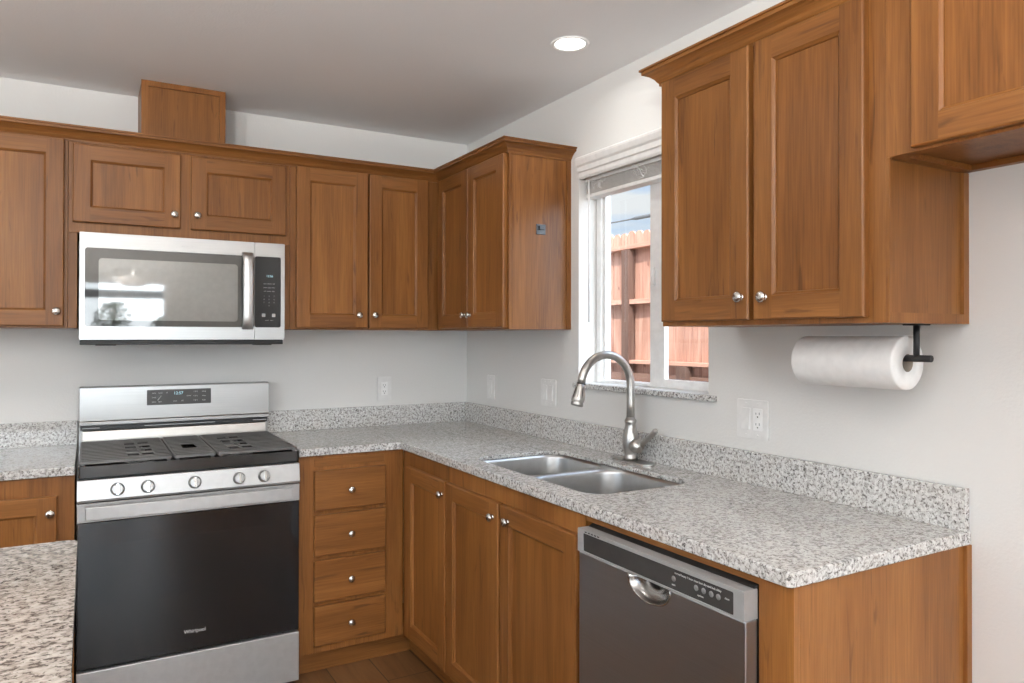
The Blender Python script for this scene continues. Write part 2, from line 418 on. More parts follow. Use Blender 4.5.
# kitchen window (vinyl slider)
def window_slider(name, y0, y1, z0, z1, xi, xo):
    fr = new(); slab(fr, rect(y0, y1, z0, z1), [rect(y0+.055, y1-.030, z0+.012, z1-.06)], xi, xo, PX)
    w = struct(name, fr, WHITE, 'white vinyl sliding window over the sink', bevel=.003)
    mid = (y0+y1)/2
    s = new(); slab(s, rect(mid-.012, y1-.028, z0+.0, z1-.05), [rect(mid+.018, y1-.046, z0+.006, z1-.08)], xi+.012, xi+.030, PX); link('sash', s, WHITE, w, bevel=.003)
    s = new(); slab(s, rect(y0+.050, mid+.014, z0+.0, z1-.05), [rect(y0+.054, mid-.066, z0+.034, z1-.10)], xi-.012, xi+.010, PX); link('sash', s, WHITE, w, bevel=.003)
    g = new(); box(g, xi+.018, xi+.024, mid+.016, y1-.044, z0+.004, z1-.078); link('pane', g, GLASS, w)
    g = new(); box(g, xi-.004, xi+.002, y0+.052, mid-.064, z0+.032, z1-.098); link('pane', g, GLASS, w)
    k = new(); box(k, xi-.020, xi-.012, mid-.020, mid-.006, 1.55, 1.62, bev=.003); link('latch', k, WHITE, w)
window_slider('window_1', *WIN, .09, .145)
# sill slab of granite
bm = new(); box(bm, -.018, .089, -1.81, -1.017, 1.150, 1.1695, bev=.003)
s = struct('window_sill', bm, GR, 'grey granite sill slab under the kitchen window'); 

# patio sliding door, seen in reflections, and an added side window for daylight
def opening_y(name, x0, x1, z0, z1, y, split, label):
    fr = new(); slab(fr, rect(x0, x1, z0, z1), [rect(x0+.05, x1-.05, z0+.05, z1-.05)], y-.06, y+.0, PY)
    w = struct(name, fr, WHITE, label)
    for i in range(split-1):
        c = x0+(x1-x0)*(i+1)/split; s = new(); box(s, c-.03, c+.03, y-.055, y-.005, z0+.05, z1-.05); link('stile', s, WHITE, w)
    g = new(); box(g, x0+.05, x1-.05, y-.033, y-.027, z0+.05, z1-.05); link('pane', g, GLASS, w)
opening_y('door_1', -2.95, -.95, 0, 2.0, -6.52, 2, 'white sliding patio door behind the viewer')
fr = new(); slab(fr, rect(-4.3, -2.1, .9, 2.05), [rect(-4.25, -3.22, .95, 2.0), rect(-3.18, -2.15, .95, 2.0)], -4.68, -4.62, PX); w = struct('added_window', fr, WHITE, 'added white framed window in the unseen left wall')
g = new(); box(g, -4.653, -4.647, -4.25, -2.15, .95, 2.0); link('pane', g, GLASS, w)

# ------------------------------------------------------------------ outside: fence, cable, shrubs
fx = 2.0
rt_ = thing('board_fence', (fx, 1, -.35), 'reddish dog-eared wooden board fence seen through the window', 'fence')
ys = [-3.2 + .0925*i for i in range(90)]
for i, y in enumerate(ys):
    dz = random.uniform(-.008, .010); w_ = .0885; b0, b1 = y, y+w_; zt = 2.20+dz; c = .018
    out = [(b0, -.35), (b1, -.35), (b1, zt-c-.012), (b1-.012, zt-.010), (b1-.03, zt), (b0+.03, zt), (b0+.012, zt-.010), (b0, zt-c-.012)]
    bm = new(); xo = fx+.01+random.uniform(0, .004); slab(bm, out, [], xo, xo+.016, PX)
    o = link('picket', bm, FENCE, rt_, origin=(xo, y, 0))
for z0, z1 in ((2.055, 2.09), (1.618, 1.655), (1.150, 1.178)):
    bm = new(); box(bm, fx-.055, fx+.008, -3.2, 5.2, z0, z1, bev=.002); link('rail', bm, FENCER, rt_)
for yy in (-1.3, 1.04, 3.5):
    bm = new(); box(bm, fx-.066, fx-.004, yy, yy+.088, -.35, 2.05, bev=.003); link('post', bm, FENCEP, rt_)
bm = new(); box(bm, fx-.075, fx-.004, .39, .49, -.35, 1.148, bev=.003); link('post', bm, FENCEP, rt_)
bm = new(); box(bm, fx-.03, fx+.008, -3.2, 5.2, -.35, 1.075, bev=.002); link('shaded_kick_board', bm, FENCEK, rt_)  # eave shadow on the low fence, put into the board's dark colour
CA, CB = Vector((6, 14, 3.42)), Vector((6, -2, 3.18))
bm = new(); A = CA; B = CB; pts = [A.lerp(B, t/20) for t in range(21)]
CABLE = plain('weathered_cable', (.10, .10, .10), .6)
o = tag(link('utility_cable', new() if False else (lambda b: (tube(b, pts, .013, 8), b)[1])(bm), CABLE), 'thin dark overhead utility cable crossing the sky above the fence', 'cable')
bm = new(); C0 = A.lerp(B, .500); d_ = (B-A).normalized(); tube(bm, [C0, C0+d_*.12, C0+d_*.75, C0+d_*.95], [.013, .030, .030, .013], 10); link('splice', bm, CABLE, o)
def shrub(loc, r, h, label):
    t = thing('shrub', loc, label, 'shrub', 'shrubs beyond the patio')
    b = new(); box(b, loc[0]-.03, loc[0]+.03, loc[1]-.03, loc[1]+.03, loc[2], loc[2]+h*.5); link('stem', b, FENCEP, t)
    b = new(); rnd = random.Random(int(loc[0]*100))
    for _ in range(900):
        a = rnd.uniform(0, 2*PI); q = rnd.random()**.5*r; z = rnd.uniform(.25, 1)*h; q *= math.sqrt(max(0.05, 1-((z/h-.55)/.5)**2))
        c = Vector((loc[0]+q*math.cos(a), loc[1]+q*math.sin(a), loc[2]+z)); n = Vector((rnd.uniform(-1, 1), rnd.uniform(-1, 1), rnd.uniform(-1, 1))).normalized(); k = n.orthogonal().normalized(); j = n.cross(k)
        b.faces.new([b.verts.new(c+k*.06), b.verts.new(c+j*.02), b.verts.new(c-k*.06), b.verts.new(c-j*.02)])
    link('foliage', b, LEAF, t, recalc=False)
shrub((-1.42, -9.9, -.08), .34, 1.95, 'leafy green shrub outside the patio door')
shrub((-.70, -9.9, -.08), .30, 1.75, 'smaller leafy shrub outside the patio door, right of the other')

# ------------------------------------------------------------------ recessed downlights
def downlight(x, y, label, watts=CEIL_W):
    t = thing('recessed_downlight', (x, y, H), label, 'ceiling light', 'recessed ceiling downlights')
    b = new(); lathe(b, (x, y, H), (0, 0, -1), [(-.004, .052), (.0005, .068), (.004, .067), (.005, .062), (.003, .054), (-.004, .052)], 40, caps=False); link('trim_ring', b, WHITE, t, smooth=True)
    b = new(); lathe(b, (x, y, H), (0, 0, -1), [(-.002, .0525), (.0018, .0525), (.0024, .049), (.0026, .001)], 40); link('lens', b, LENS, t, smooth=True)
    d = bpy.data.lights.new('downlight_lamp', 'AREA'); d.shape = 'DISK'; d.size = .10; d.energy = watts; d.color = (1, .975, .94); d.spread = math.radians(165)
    l = bpy.data.objects.new('downlight_lamp', d); COL.objects.link(l); l.location = (x, y, H-.008)
downlight(-.30, -1.41, 'lit round recessed downlight in the ceiling above the sink', 1.3)
for p_ in ((-1.75, -1.41), (-3.2, -1.41), (-.75, -3.5), (-2.0, -3.5), (-3.4, -3.5), (-1.2, -5.3), (-3.2, -5.3)):  # unseen downlights added to light the room
    downlight(*p_, 'added recessed downlight out of the picture, lighting the room from overhead')

def bowl_lamp(x, y, z, w, label):
    t = thing('bowl_pendant', (x, y, H), label, 'ceiling lamp', 'glass bowl lamps behind the viewer')
    b = new(); lathe(b, (x, y, H), (0, 0, -1), [(0, .065), (.012, .065), (.022, .05), (.024, .001)], 28); link('canopy', b, NICKEL, t, smooth=True)
    b = new(); tube(b, [(x, y, H-.02), (x, y, z+.02)], .006, 10); link('rod', b, NICKEL, t)
    b = new(); lathe(b, (x, y, z), (0, 0, -1), [(0, .19), (.03, .178), (.06, .145), (.082, .095), (.092, .04), (.094, .001), (.088, .04), (.078, .093), (.056, .141), (.027, .174), (.001, .186)], 32, caps=False); link('glass_bowl', b, BOWL, t, smooth=True)
    d = bpy.data.lights.new('bowl_lamp_bulb', 'POINT'); d.energy = w; d.shadow_soft_size = .035; d.color = (1, .995, .985)
    l = bpy.data.objects.new('bowl_lamp_bulb', d); COL.objects.link(l); l.location = (x, y, z-.022)
bowl_lamp(-1.36, -5.55, 1.95, 25, 'frosted glass bowl ceiling lamp behind the viewer near the patio door')
bowl_lamp(-3.3, -4.3, 1.72, BOWL_W, 'added frosted glass bowl lamp behind the viewer to the left, brightening the ceiling')  # added lamp with no known fixture, throws light onto the ceiling
bowl_lamp(-2.55, -4.35, 1.70, BOWL_W, 'added frosted glass bowl lamp behind the viewer, nearest to the island, brightening the ceiling')  # second added lamp, lifts the ceiling towards the kitchen

# ------------------------------------------------------------------ cabinet parts
# a face "plane": 'Y' faces -y (back-wall run), 'X' faces -x (right-wall run)
def putf(face):
    # (a along the run, z, d = how far it sticks out of the plane at pos)
    if face == 'Y': return lambda pos: (lambda a, z, d: (a, pos-d, z))
    return lambda pos: (lambda a, z, d: (pos-d, a, z))
def quad(bm, P, a, m):
    vs = [bm.verts.new(P(*p)) for p in a]; f = bm.faces.new(vs); f.material_index = m
def panel_door(face, pos, a0, a1, z0, z1, parent, name='door', fwid=.058, th=.02, knob=None, slab_=False):
    """five-piece door; materials 0 vertical stile, 1 rail, 2 panel"""
    P = putf(face)(pos); bm = new()
    r = .004
    def ring(i0, d0, i1, d1, m):
        A = [(a0+i0, z0+i0), (a1-i0, z0+i0), (a1-i0, z1-i0), (a0+i0, z1-i0)]; Bq = [(a0+i1, z0+i1), (a1-i1, z0+i1), (a1-i1, z1-i1), (a0+i1, z1-i1)]
        for k in range(4):
            j = (k+1) % 4; mm = (1 if k % 2 == 0 else 0) if m is None else m
            quad(bm, P, [(*A[k], d0), (*A[j], d0), (*Bq[j], d1), (*Bq[k], d1)], mm)
    hm = WX if face == 'Y' else WY
    if slab_:
        ring(0, 0, 0, th-r, 1); ring(0, th-r, .0015, th-.0015, 1); ring(.0015, th-.0015, r, th, 1)
        quad(bm, P, [(a0+r, z0+r, th), (a1-r, z0+r, th), (a1-r, z1-r, th), (a0+r, z1-r, th)], 1)
        quad(bm, P, [(a0, z0, 0), (a1, z0, 0), (a1, z1, 0), (a0, z1, 0)], 1)
    else:
        ring(0, 0, 0, th-r, None); ring(0, th-r, .0015, th-.0015, None); ring(.0015, th-.0015, r, th, None)
        w = fwid
        quad(bm, P, [(a0+r, z0+r, th), (a0+w, z0+r, th), (a0+w, z1-r, th), (a0+r, z1-r, th)], 0)
        quad(bm, P, [(a1-w, z0+r, th), (a1-r, z0+r, th), (a1-r, z1-r, th), (a1-w, z1-r, th)], 0)
        quad(bm, P, [(a0+w, z0+r, th), (a1-w, z0+r, th), (a1-w, z0+w, th), (a0+w, z0+w, th)], 1)
        quad(bm, P, [(a0+w, z1-w, th), (a1-w, z1-w, th), (a1-w, z1-r, th), (a0+w, z1-r, th)], 1)
        ring(w, th, w+.0012, th-.002, None); ring(w+.0012, th-.002, w+.007, th-.0065, None); ring(w+.007, th-.0065, w+.0078, th-.0105, None)
        e = w+.0078
        quad(bm, P, [(a0+e, z0+e, th-.0105), (a1-e, z0+e, th-.0105), (a1-e, z1-e, th-.0105), (a0+e, z1-e, th-.0105)], 2)
        quad(bm, P, [(a0, z0, 0), (a1, z0, 0), (a1, z1, 0), (a0, z1, 0)], 0)
    bmesh.ops.remove_doubles(bm, verts=bm.verts[:], dist=1e-6)
    d = link(name, bm, [WZ, hm, WZP], parent)
    if knob:
        b = new(); lathe(b, P(knob[0], knob[1], th), (0, -1, 0) if face == 'Y' else (-1, 0, 0),
                         [(0, .0085), (.0015, .0085), (.0025, .0055), (.007, .0055), (.0095, .009), (.0115, .0137), (.0145, .0145), (.0185, .0127), (.021, .0075), (.0218, .0001)], 20)
        link('knob', b, KNOBM, d, smooth=True)
    return d
def carcass(face, pos, a0, a1, z0, z1, depth, openings, parent, up_=0.):
    """box with a face frame; openings: rects (a0,a1,z0,z1) - only shallow recess lines"""
    bm = new()
    if face == 'Y': box(bm, a0, a1, pos+.018, pos+depth, z0, z1)
    else: box(bm, pos+.018, pos+depth, a0, a1, z0+up_, z1)
    link('body', bm, WZ, parent)
    bm = new(); P = PY if face == 'Y' else PX
    slab(bm, rect(a0, a1, z0, z1), [rect(*o) for o in openings], pos, pos+.018, P)
    # rails get along-grain
    link('face_frame', bm, [WZ], parent, bevel=.001)

ZB, ZT, UD = 1.39, 2.118, .30
def upper(face, a0, a1, z0, doors, label, frame_doors=None, depth=UD, knobs=None, zt=ZT, up_=0.):
    loc = ((a0+a1)/2, -depth/2, z0) if face == 'Y' else (-depth/2, (a0+a1)/2, z0)
    t = thing('upper_cabinet', loc, label, 'cabinet', 'wall cabinets')
    ops = [(d[0]+.015, d[1]-.015, d[2]+.015, d[3]-.015) for d in doors]
    carcass(face, -depth, a0, a1, z0, zt, depth-.001, ops, t, up_=up_)
    for d, k in zip(doors, knobs): panel_door(face, -depth-.0005, *d, t, knob=k)
    return t
upper('Y', -2.285, -1.826, ZB, [(-2.262, -1.838, 1.397, 2.098)], 'tall single-door wall cabinet left of the microwave', knobs=[(-1.862, 1.452)])
upper('Y', -1.825, -1.0045, 1.752, [(-1.811, -1.439, 1.791, 2.087), (-1.400, -1.023, 1.791, 2.087)], 'short two-door wall cabinet directly above the microwave', knobs=[(-1.462, 1.845), (-1.377, 1.848)])
t = upper('Y', -1.0035, -.302, ZB, [(-.979, -.658, 1.397, 2.098), (-.652, -.362, 1.397, 2.098)], 'two-door wall cabinet between the microwave and the room corner', knobs=[(-.701, 1.456), (-.628, 1.457)])
# side fillers beside the microwave
t = thing('upper_cabinet_filler', (-1.81, -.15, ZB), 'narrow wooden filler strip beside the left edge of the microwave', 'filler strip')
bm = new(); box(bm, -1.8255, -1.795, -.300, -.01, ZB, 1.7515, bev=.001); link('panel', bm, WZ, t)
t = thing('upper_cabinet_filler', (-1.015, -.15, ZB), 'narrow wooden filler strip beside the right edge of the microwave', 'filler strip')
bm = new(); box(bm, -1.031, -1.0045, -.300, -.01, ZB, 1.7515, bev=.001); link('panel', bm, WZ, t)

t = upper('X', -.977, -.001, ZB, [(-.642, -.330, 1.397, 2.098), (-.966, -.648, 1.397, 2.098)], 'corner wall cabinet on the right wall, its orange-lit side facing the window', knobs=[(-.617, 1.455), (-.674, 1.453)])
bm = new(); slab(bm, rect(-.30, 0, ZB, ZT), [rect(-.288, -.022, ZB-.0 if False else ZB+.002, ZT-.001)], -.981, -.9772, PY); link('side_frame', bm, WZ, t)
t = upper('X', -2.588, -1.891, ZB, [(-2.230, -1.905, 1.403, 2.098), (-2.550, -2.247, 1.403, 2.098)], 'large two-door wall cabinet right of the window above the paper towels', knobs=[(-2.208, 1.461), (-2.283, 1.458)])
bm = new(); slab(bm, rect(-.30, 0, ZB, 1.7375), [rect(-.296, -.021, ZB+.022, 1.7374)], -2.5965, -2.5885, PY)
link('side_frame', bm, WZ, t)
t = upper('X', -3.50, -2.5885, 1.738, [(-3.04, -2.653, 1.744, 2.098), (-3.43, -3.05, 1.744, 2.098)], 'high short wall cabinet at the right edge over an empty refrigerator space', knobs=[(-3.02, 1.80), (-3.07, 1.80)], up_=.014)
bm = new(); slab(bm, rect(-.2815, -.001, -3.499, -2.5895), [rect(-.270, -.022, -3.478, -2.614)], 1.7385, 1.7515, PZ); link('bottom_frame', bm, WY, t)
# crown mouldings: profile (out, z)
CR = [(0, 2.098), (.006, 2.098), (.006, 2.106), (.012, 2.112), (.018, 2.121), (.030, 2.131), (.040, 2.137), (.047, 2.140), (.053, 2.141), (.053, 2.152), (.060, 2.153), (.060, 2.160), (0, 2.160)]
CR = [(o_*.78, 2.096+(z_-2.098)*.84) for o_, z_ in CR]
def crown(path, label):
    """path: plan polyline (cabinet face line), moulding on the left-hand side of travel"""
    pts = [Vector((*p, 0)) for p in path]; loops = []
    for i, p in enumerate(pts):
        ns = []
        if i > 0: d = (p-pts[i-1]).normalized(); ns.append(Vector((-d.y, d.x, 0)))
        if i < len(pts)-1: d = (pts[i+1]-p).normalized(); ns.append(Vector((-d.y, d.x, 0)))
        n = ns[0] if len(ns) == 1 else (ns[0]+ns[1])/(1+ns[0].dot(ns[1]))
        loops.append([p + n*o_ + Vector((0, 0, z_)) for o_, z_ in CR])
    return loops
def crown_thing(path, label, mats):
    loops = crown(path, label); t = thing('crown_moulding', (path[0][0], path[0][1], 2.1), label, 'crown moulding', 'crown mouldings')
    for a, b in zip(loops, loops[1:]):
        d = (b[0]-a[0]); m = WX if abs(d.x) > abs(d.y) else WY
        bm = new(); loft(bm, [a, b], smooth=False); link('moulding_length', bm, m, t)
crown_thing([(0, -.978), (-.3025, -.978), (-.3025, -.3025), (-2.285, -.3025)][::1], 'long wooden crown moulding along the wall cabinets of the back wall and corner', None)
crown_thing([(-.3025, -3.50), (-.3025, -1.887), (0, -1.887)], 'wooden crown moulding on top of the wall cabinets right of the window', None)

# vent chase
t = thing('vent_chase', (-1.42, -.13, 2.13), 'wooden boxed vent cover standing on the cabinets up to the ceiling', 'vent cover')
bm = new(); box(bm, -1.576, -1.263, -.250, -.002, 2.12, H-.001); link('box_panel', bm, WZ, t)
bm = new(); slab(bm, rect(-1.578, -1.261, 2.12, H-.001), [rect(-1.552, -1.285, 2.135, H-.022)], -.2600, -.2502, PY); link('picture_frame', bm, WZ, t)

# ------------------------------------------------------------------ base cabinets
FB = -.595; KZ = .095; ZC0 = .8835
def toe(bmx, *b): box(bmx, *b)
t = thing('base_cabinet', (-2.1, -.3, 0), 'base cabinet left of the stove beyond the island corner', 'cabinet', 'base cabinets')
carcass('Y', FB, -2.41, -1.797, KZ, ZC0, .592, [(-2.36, -1.865, .17, .80)], t)
panel_door('Y', FB-.0005, -2.375, -1.848, .13, .818, t, knob=(-1.868, .762))
bm = new(); box(bm, -2.41, -1.797, -.535, -.02, .0, KZ-.0005); link('toe_kick', bm, WX, t)
t = thing('base_cabinet', (-.82, -.3, 0), 'four-drawer base cabinet beside the stove', 'cabinet', 'base cabinets')
carcass('Y', FB, -1.034, -.5955, KZ, ZC0, .592, [], t)
for z0, z1, kz in ((.664, .823, .738), (.483, .646, .560), (.301, .465, .378), (.126, .283, .201)):
    panel_door('Y', FB-.0005, -.977, -.680, z0, z1, t, name='drawer', slab_=True, knob=(-.829, kz), th=.019)
bm = new(); box(bm, -1.034, -.535, -.540, -.02, .0, KZ-.0005); link('toe_kick', bm, WX, t)
bm = new(); box(bm, -.975, -.682, FB-.0035, FB-.0004, .838, .870, bev=.001); link('top_rail', bm, WX, t)
t = thing('base_cabinet', (-.3, -.83, 0), 'narrow single-door base cabinet in the inner corner', 'cabinet', 'base cabinets')
carcass('X', FB, -1.0575, -.597, KZ, ZC0, .592, [(-1.03, -.69, .16, .79)], t)
panel_door('X', FB-.0005, -1.053, -.668, .120, .822, t, knob=(-1.030, .772))
bm = new(); box(bm, -.540, -.02, -1.0575, -.602 + .06, .0, KZ-.0005); link('toe_kick', bm, WY, t)
t = thing('base_cabinet', (-.3, -1.48, 0), 'two-door base cabinet under the sink', 'cabinet', 'base cabinets')
bm = new()     # open-topped carcass so that the bowls hang inside
for b in ((-.577, -.003, -1.0765, -1.0585, KZ, ZC0), (-.577, -.003, -1.918, -1.900, KZ, ZC0), (-.02, -.003, -1.900, -1.0765, KZ, ZC0), (-.577, -.02, -1.900, -1.0765, KZ, KZ+.018)): box(bm, *b)
link('body', bm, WZ, t)
bm = new(); slab(bm, rect(-1.918, -1.0585, KZ, ZC0), [rect(-1.43, -1.09, .16, .79), rect(-1.87, -1.50, .16, .79)], FB, FB+.0175, PX); link('face_frame', bm, WZ, t)
panel_door('X', FB-.0005, -1.461, -1.063, .120, .822, t, knob=(-1.428, .772))
panel_door('X', FB-.0005, -1.898, -1.474, .120, .822, t, knob=(-1.527, .777))
bm = new(); box(bm, -.540, -.02, -1.918, -1.0585, .0, KZ-.0005); link('toe_kick', bm, WY, t)
# end panel + rail above dishwasher
t = thing('cabinet_end_panel', (-.3, -2.57, 0), 'wooden end panel closing the counter right of the dishwasher', 'end panel')
bm = new(); box(bm, -.577, -.022, -2.594, -2.556, 0, ZC0); link('panel', bm, WZP, t)
bm = new(); box(bm, FB, -.5775, -2.594, -2.5095, 0, ZC0, bev=.0008); link('front_stile', bm, WZ, t)
bm = new(); box(bm, -.022, -.001, -2.603, -2.556, 0, ZC0, bev=.0015); link('scribe_strip', bm, WZ, t)
bm = new(); box(bm, FB+.001, -.5775, -2.509, -1.9185, .864, ZC0, bev=.0008); link('top_rail', bm, WY, t)

# ------------------------------------------------------------------ countertops
ZC = .914
t = thing('granite_countertop', (-.3, -1.3, ZC0), 'L-shaped light speckled granite countertop with sink cutout', 'countertop', 'granite worktops')
hole = rrect(-.532, -.152, -1.866, -1.112, [.075, .075, .075, .075], 10)
outer = [(-1.037, -.002), (-1.037, -.613), (-.613, -.613), (-.613, -2.592), (-.605, -2.602), (-.002, -2.602), (-.002, -.002)]
ZH = .899       # underside of the slab at the sink cut-out
big = rrect(-.570, -.115, -1.905, -1.070, .075, 10)
bm = new()
def flat(loops_, z):
    tmp = bmesh.new(); es = []
    for lp in loops_:
        vs = [tmp.verts.new((p[0], p[1], z)) for p in lp]; es += [tmp.edges.new((vs[q], vs[(q+1) % len(vs)])) for q in range(len(vs))]
    bmesh.ops.triangle_fill(tmp, use_beauty=True, use_dissolve=False, edges=es)
    for f in tmp.faces: bm.faces.new([bm.verts.new(v.co) for v in f.verts])
    tmp.free()
flat([outer, hole], ZC); flat([outer, big], ZC0+.0005)
loft(bm, [[(x, y, z) for x, y in lp] for lp, z in ((hole, ZC), (hole, ZH), (big, ZH), (big, ZC0+.0005))], 0, False, False, smooth=False)
loft(bm, [[(x, y, z) for x, y in outer] for z in (ZC0+.0005, ZC)], 0, False, False, smooth=False)
bmesh.ops.remove_doubles(bm, verts=bm.verts[:], dist=1e-5)
link('worktop', bm, GR, t, bevel=.003)
bm = new(); box(bm, -1.037, -.0215, -.021, -.002, ZC, 1.012, bev=.0015); link('backsplash', bm, GR, t)
bm = new(); box(bm, -.021, -.002, -2.598, -.002, ZC, 1.012, bev=.0015); link('backsplash', bm, GR, t)
t = thing('granite_countertop', (-2.1, -.3, ZC0), 'short speckled granite countertop at the left edge beside the stove', 'countertop', 'granite worktops')
bm = new(); box(bm, -2.41, -1.796, -.613, -.002, ZC0+.0005, ZC, bev=.003); link('worktop', bm, GR, t)
bm = new(); box(bm, -2.41, -1.796, -.021, -.002, ZC, 1.012, bev=.0015); link('backsplash', bm, GR, t)
# island in the foreground
t = thing('kitchen_island', (-2.35, -2.6, 0), 'kitchen island under the flecked granite slab tinted brown for the light at bottom left', 'island')
bm = new(); box(bm, -2.86, -1.83, -3.36, -1.72, .09, ZC0, bev=.001); link('body', bm, WZ, t)
bm = new(); box(bm, -2.80, -1.90, -3.30, -1.78, 0, .0895); link('toe_kick', bm, WX, t)
for a0, a1 in ((-2.85, -2.35), (-2.34, -1.84)):
    P_ = None
bm = new(); slab(bm, rrect(-2.92, -1.779, -3.42, -1.664, .022, 6), [], ZC0+.0005, ZC, PZ)
tag(link('island_countertop', bm, GRI, None, bevel=.004), 'flecked granite slab, its brown tint standing in for the light, in the bottom left foreground', 'countertop')

# ------------------------------------------------------------------ sink
t = thing('undermount_sink', (-.37, -1.53, .70), 'double-bowl stainless steel undermount sink set in the granite', 'sink')
b1 = (-.533, -.151, -1.456, -1.111); b2 = (-.533, -.151, -1.867, -1.474)
deck = new(); slab(deck, rrect(-.550, -.140, -1.884, -1.095, .08, 8), [rrect(*b1, [.076, .076, .09, .09], 8), rrect(*b2, [.09, .09, .076, .076], 8)], .8955, .8985, PZ); link('rim', deck, SINKST, t, bevel=.0015)
for b, rr in ((b1, [.076, .076, .09, .09]), (b2, [.09, .09, .076, .076])):
    bm = new(); loops = []
    for z, ins in ((.8975, -.0005), (.885, .001), (.80, .004), (.73, .008), (.708, .013), (.698, .022), (.694, .036), (.692, .07)):
        loops.append([(x, y, z) for x, y in rrect(b[0]+ins, b[1]-ins, b[2]+ins, b[3]-ins, rr, 8)])
    loft(bm, loops, 0, False, True); bw = link('bowl', bm, SINKST, t, recalc=False)
    so = bw.modifiers.new('thick', 'SOLIDIFY'); so.thickness = .0015; so.offset = 1
    bm = new(); lathe(bm, ((b[0]+b[1])/2, (b[2]+b[3])/2, .6925), (0, 0, 1), [(-.03, .04), (.0, .045), (.003, .044), (.003, .036), (-.004, .03), (-.006, .001)], 28); link('drain', bm, CHROME, t, smooth=True)

# ------------------------------------------------------------------ faucet
fxx, fyy = -.073, -1.463
t = thing('kitchen_faucet', (fxx, fyy, ZC), 'brushed nickel gooseneck pull-down faucet behind the sink', 'faucet')
bm = new(); slab(bm, rrect(fxx-.028, fxx+.028, fyy-.118, fyy+.088, .027, 8), [], ZC, ZC+.006, PZ); link('deck_plate', bm, NICKEL, t, bevel=.002)
bm = new(); lathe(bm, (fxx, fyy, ZC+.006), (0, 0, 1), [(0, .025), (.012, .025), (.015, .0225), (.022, .023), (.045, .0285), (.07, .030), (.09, .0275), (.112, .0215), (.128, .0185), (.134, .0215), (.142, .0215), (.147, .0165), (.152, .0145)], 32); link('base_body', bm, NICKEL, t, smooth=True)
R_, cz_ = .108, 1.188
pts = [(fxx, fyy, 1.06), (fxx, fyy, 1.12)] + [(fxx-R_+R_*math.cos(a), fyy, cz_+R_*math.sin(a)) for a in [PI*.965*k/22 for k in range(23)]]
ex, ez = pts[-1][0], pts[-1][2]; bm = new(); tube(bm, pts, .0143, 20); link('neck', bm, NICKEL, t)
hd = Vector((-.24, 0, -.97)).normalized(); h0 = Vector((ex, fyy, ez))
bm = new(); tube(bm, [h0, h0+hd*.004], .0150, 20); link('collar', bm, BLACKP, t)
bm = new(); lathe(bm, h0+hd*.004, hd, [(0, .0150), (.010, .0155), (.030, .0185), (.050, .0225), (.058, .0225), (.061, .0205), (.065, .0205), (.069, .0225), (.074, .0215), (.076, .017), (.074, .012)], 32)
sh = link('spray_head', bm, NICKEL, t, smooth=True)
for k in range(8):
    a = 2*PI*k/8; ref = hd.orthogonal().normalized(); q = ref*math.cos(a)+hd.cross(ref)*math.sin(a)
    b = new(); tube(b, [h0+hd*.016+q*.0164, h0+hd*.034+q*.0194, h0+hd*.052+q*.0222], [.0008, .0014, .0008], 6); link('flute', b, BLACKM if k % 2 else NICKEL, sh)
bm = new(); c = Vector((fxx, fyy-.022, .972)); lathe(bm, c, (-.1, -1, .08), [(-.02, .018), (.0, .0235), (.012, .0255), (.024, .024), (.032, .018), (.036, .001)], 24); ball = link('handle_hub', bm, NICKEL, t, smooth=True)
bm = new(); tube(bm, [(fxx+.004, fyy-.045, .972), (fxx+.008, fyy-.064, .988), (fxx+.012, fyy-.10, 1.018), (fxx+.013, fyy-.120, 1.035), (fxx+.0135, fyy-.124, 1.0385)], [.0105, .0085, .0092, .0100, .006], 16); link('lever', bm, NICKEL, t)

# ------------------------------------------------------------------ microwave
mx0, mx1 = -1.788, -1.036
t = thing('over_range_microwave', ((mx0+mx1)/2, -.18, 1.325), 'stainless over-the-range microwave hung under the short cabinet', 'microwave')
bm = new(); box(bm, mx0+.004, mx1-.002, -.322, -.005, 1.330, 1.7505, bev=.002); link('body', bm, BLACKP, t)
xs = -1.1585
fr = new(); slab(fr, rrect(mx0, xs-.0006, 1.346, 1.7505, .003, 3), [rrect(-1.770, -1.1600, 1.397, 1.693, .010, 5)], -.350, -.323, PY); dr = link('door', fr, STEEL, t, bevel=.002)
bm = new(); slab(bm, rrect(-1.7705, -1.1595, 1.3965, 1.6935, .010, 5), [], -.3490, -.330, PY); gl = link('door_glass', bm, MWG, dr)
bm = new(); slab(bm, rrect(-1.725, -1.225, 1.420, 1.655, .012, 5), [], -.3495, -.3491, PY); link('window_screen', bm, MWSCR, dr)
cp = new(); slab(cp, rrect(xs+.0006, mx1, 1.346, 1.7505, .003, 3), [rrect(-1.1575, -1.052, 1.397, 1.693, .008, 4)], -.350, -.323, PY); pn = link('control_surround', cp, STEEL, t, bevel=.002)
bm = new(); slab(bm, rrect(-1.1578, -1.0515, 1.3965, 1.6935, .008, 4), [], -.3490, -.330, PY); cg = link('control_panel', bm, BLACKG, t)
RY = (PI/2, 0, 0)
lettering('clock_digits', '12:56', .0125, (-1.098, -.3497, 1.612), RY, CYAN, cg)
for r_, (z, s) in enumerate(((1.580, 'cook  defrost  soft'), (1.564, 'steam  keep  timer'), (1.549, 'melt  power  light'))): lettering('button_print', s, .0062, (-1.100, -.3497, z), RY, GREYTXT, cg)
for r_, s in enumerate(('1        2        3', '4        5        6', '7        8        9', '0')): lettering('button_print', s, .0075, (-1.100, -.3497, 1.528-.0135*r_), RY, GREYTXT, cg)
for xx in (-1.122, -1.081):
    b = new(); slab(b, rrect(xx-.007, xx+.007, 1.441, 1.455, .002, 2), [], -.3496, -.3488, PY); link('button', b, GREYTXT, cg)
lettering('button_print', 'cancel    start', .006, (-1.100, -.3497, 1.427), RY, GREYTXT, cg)
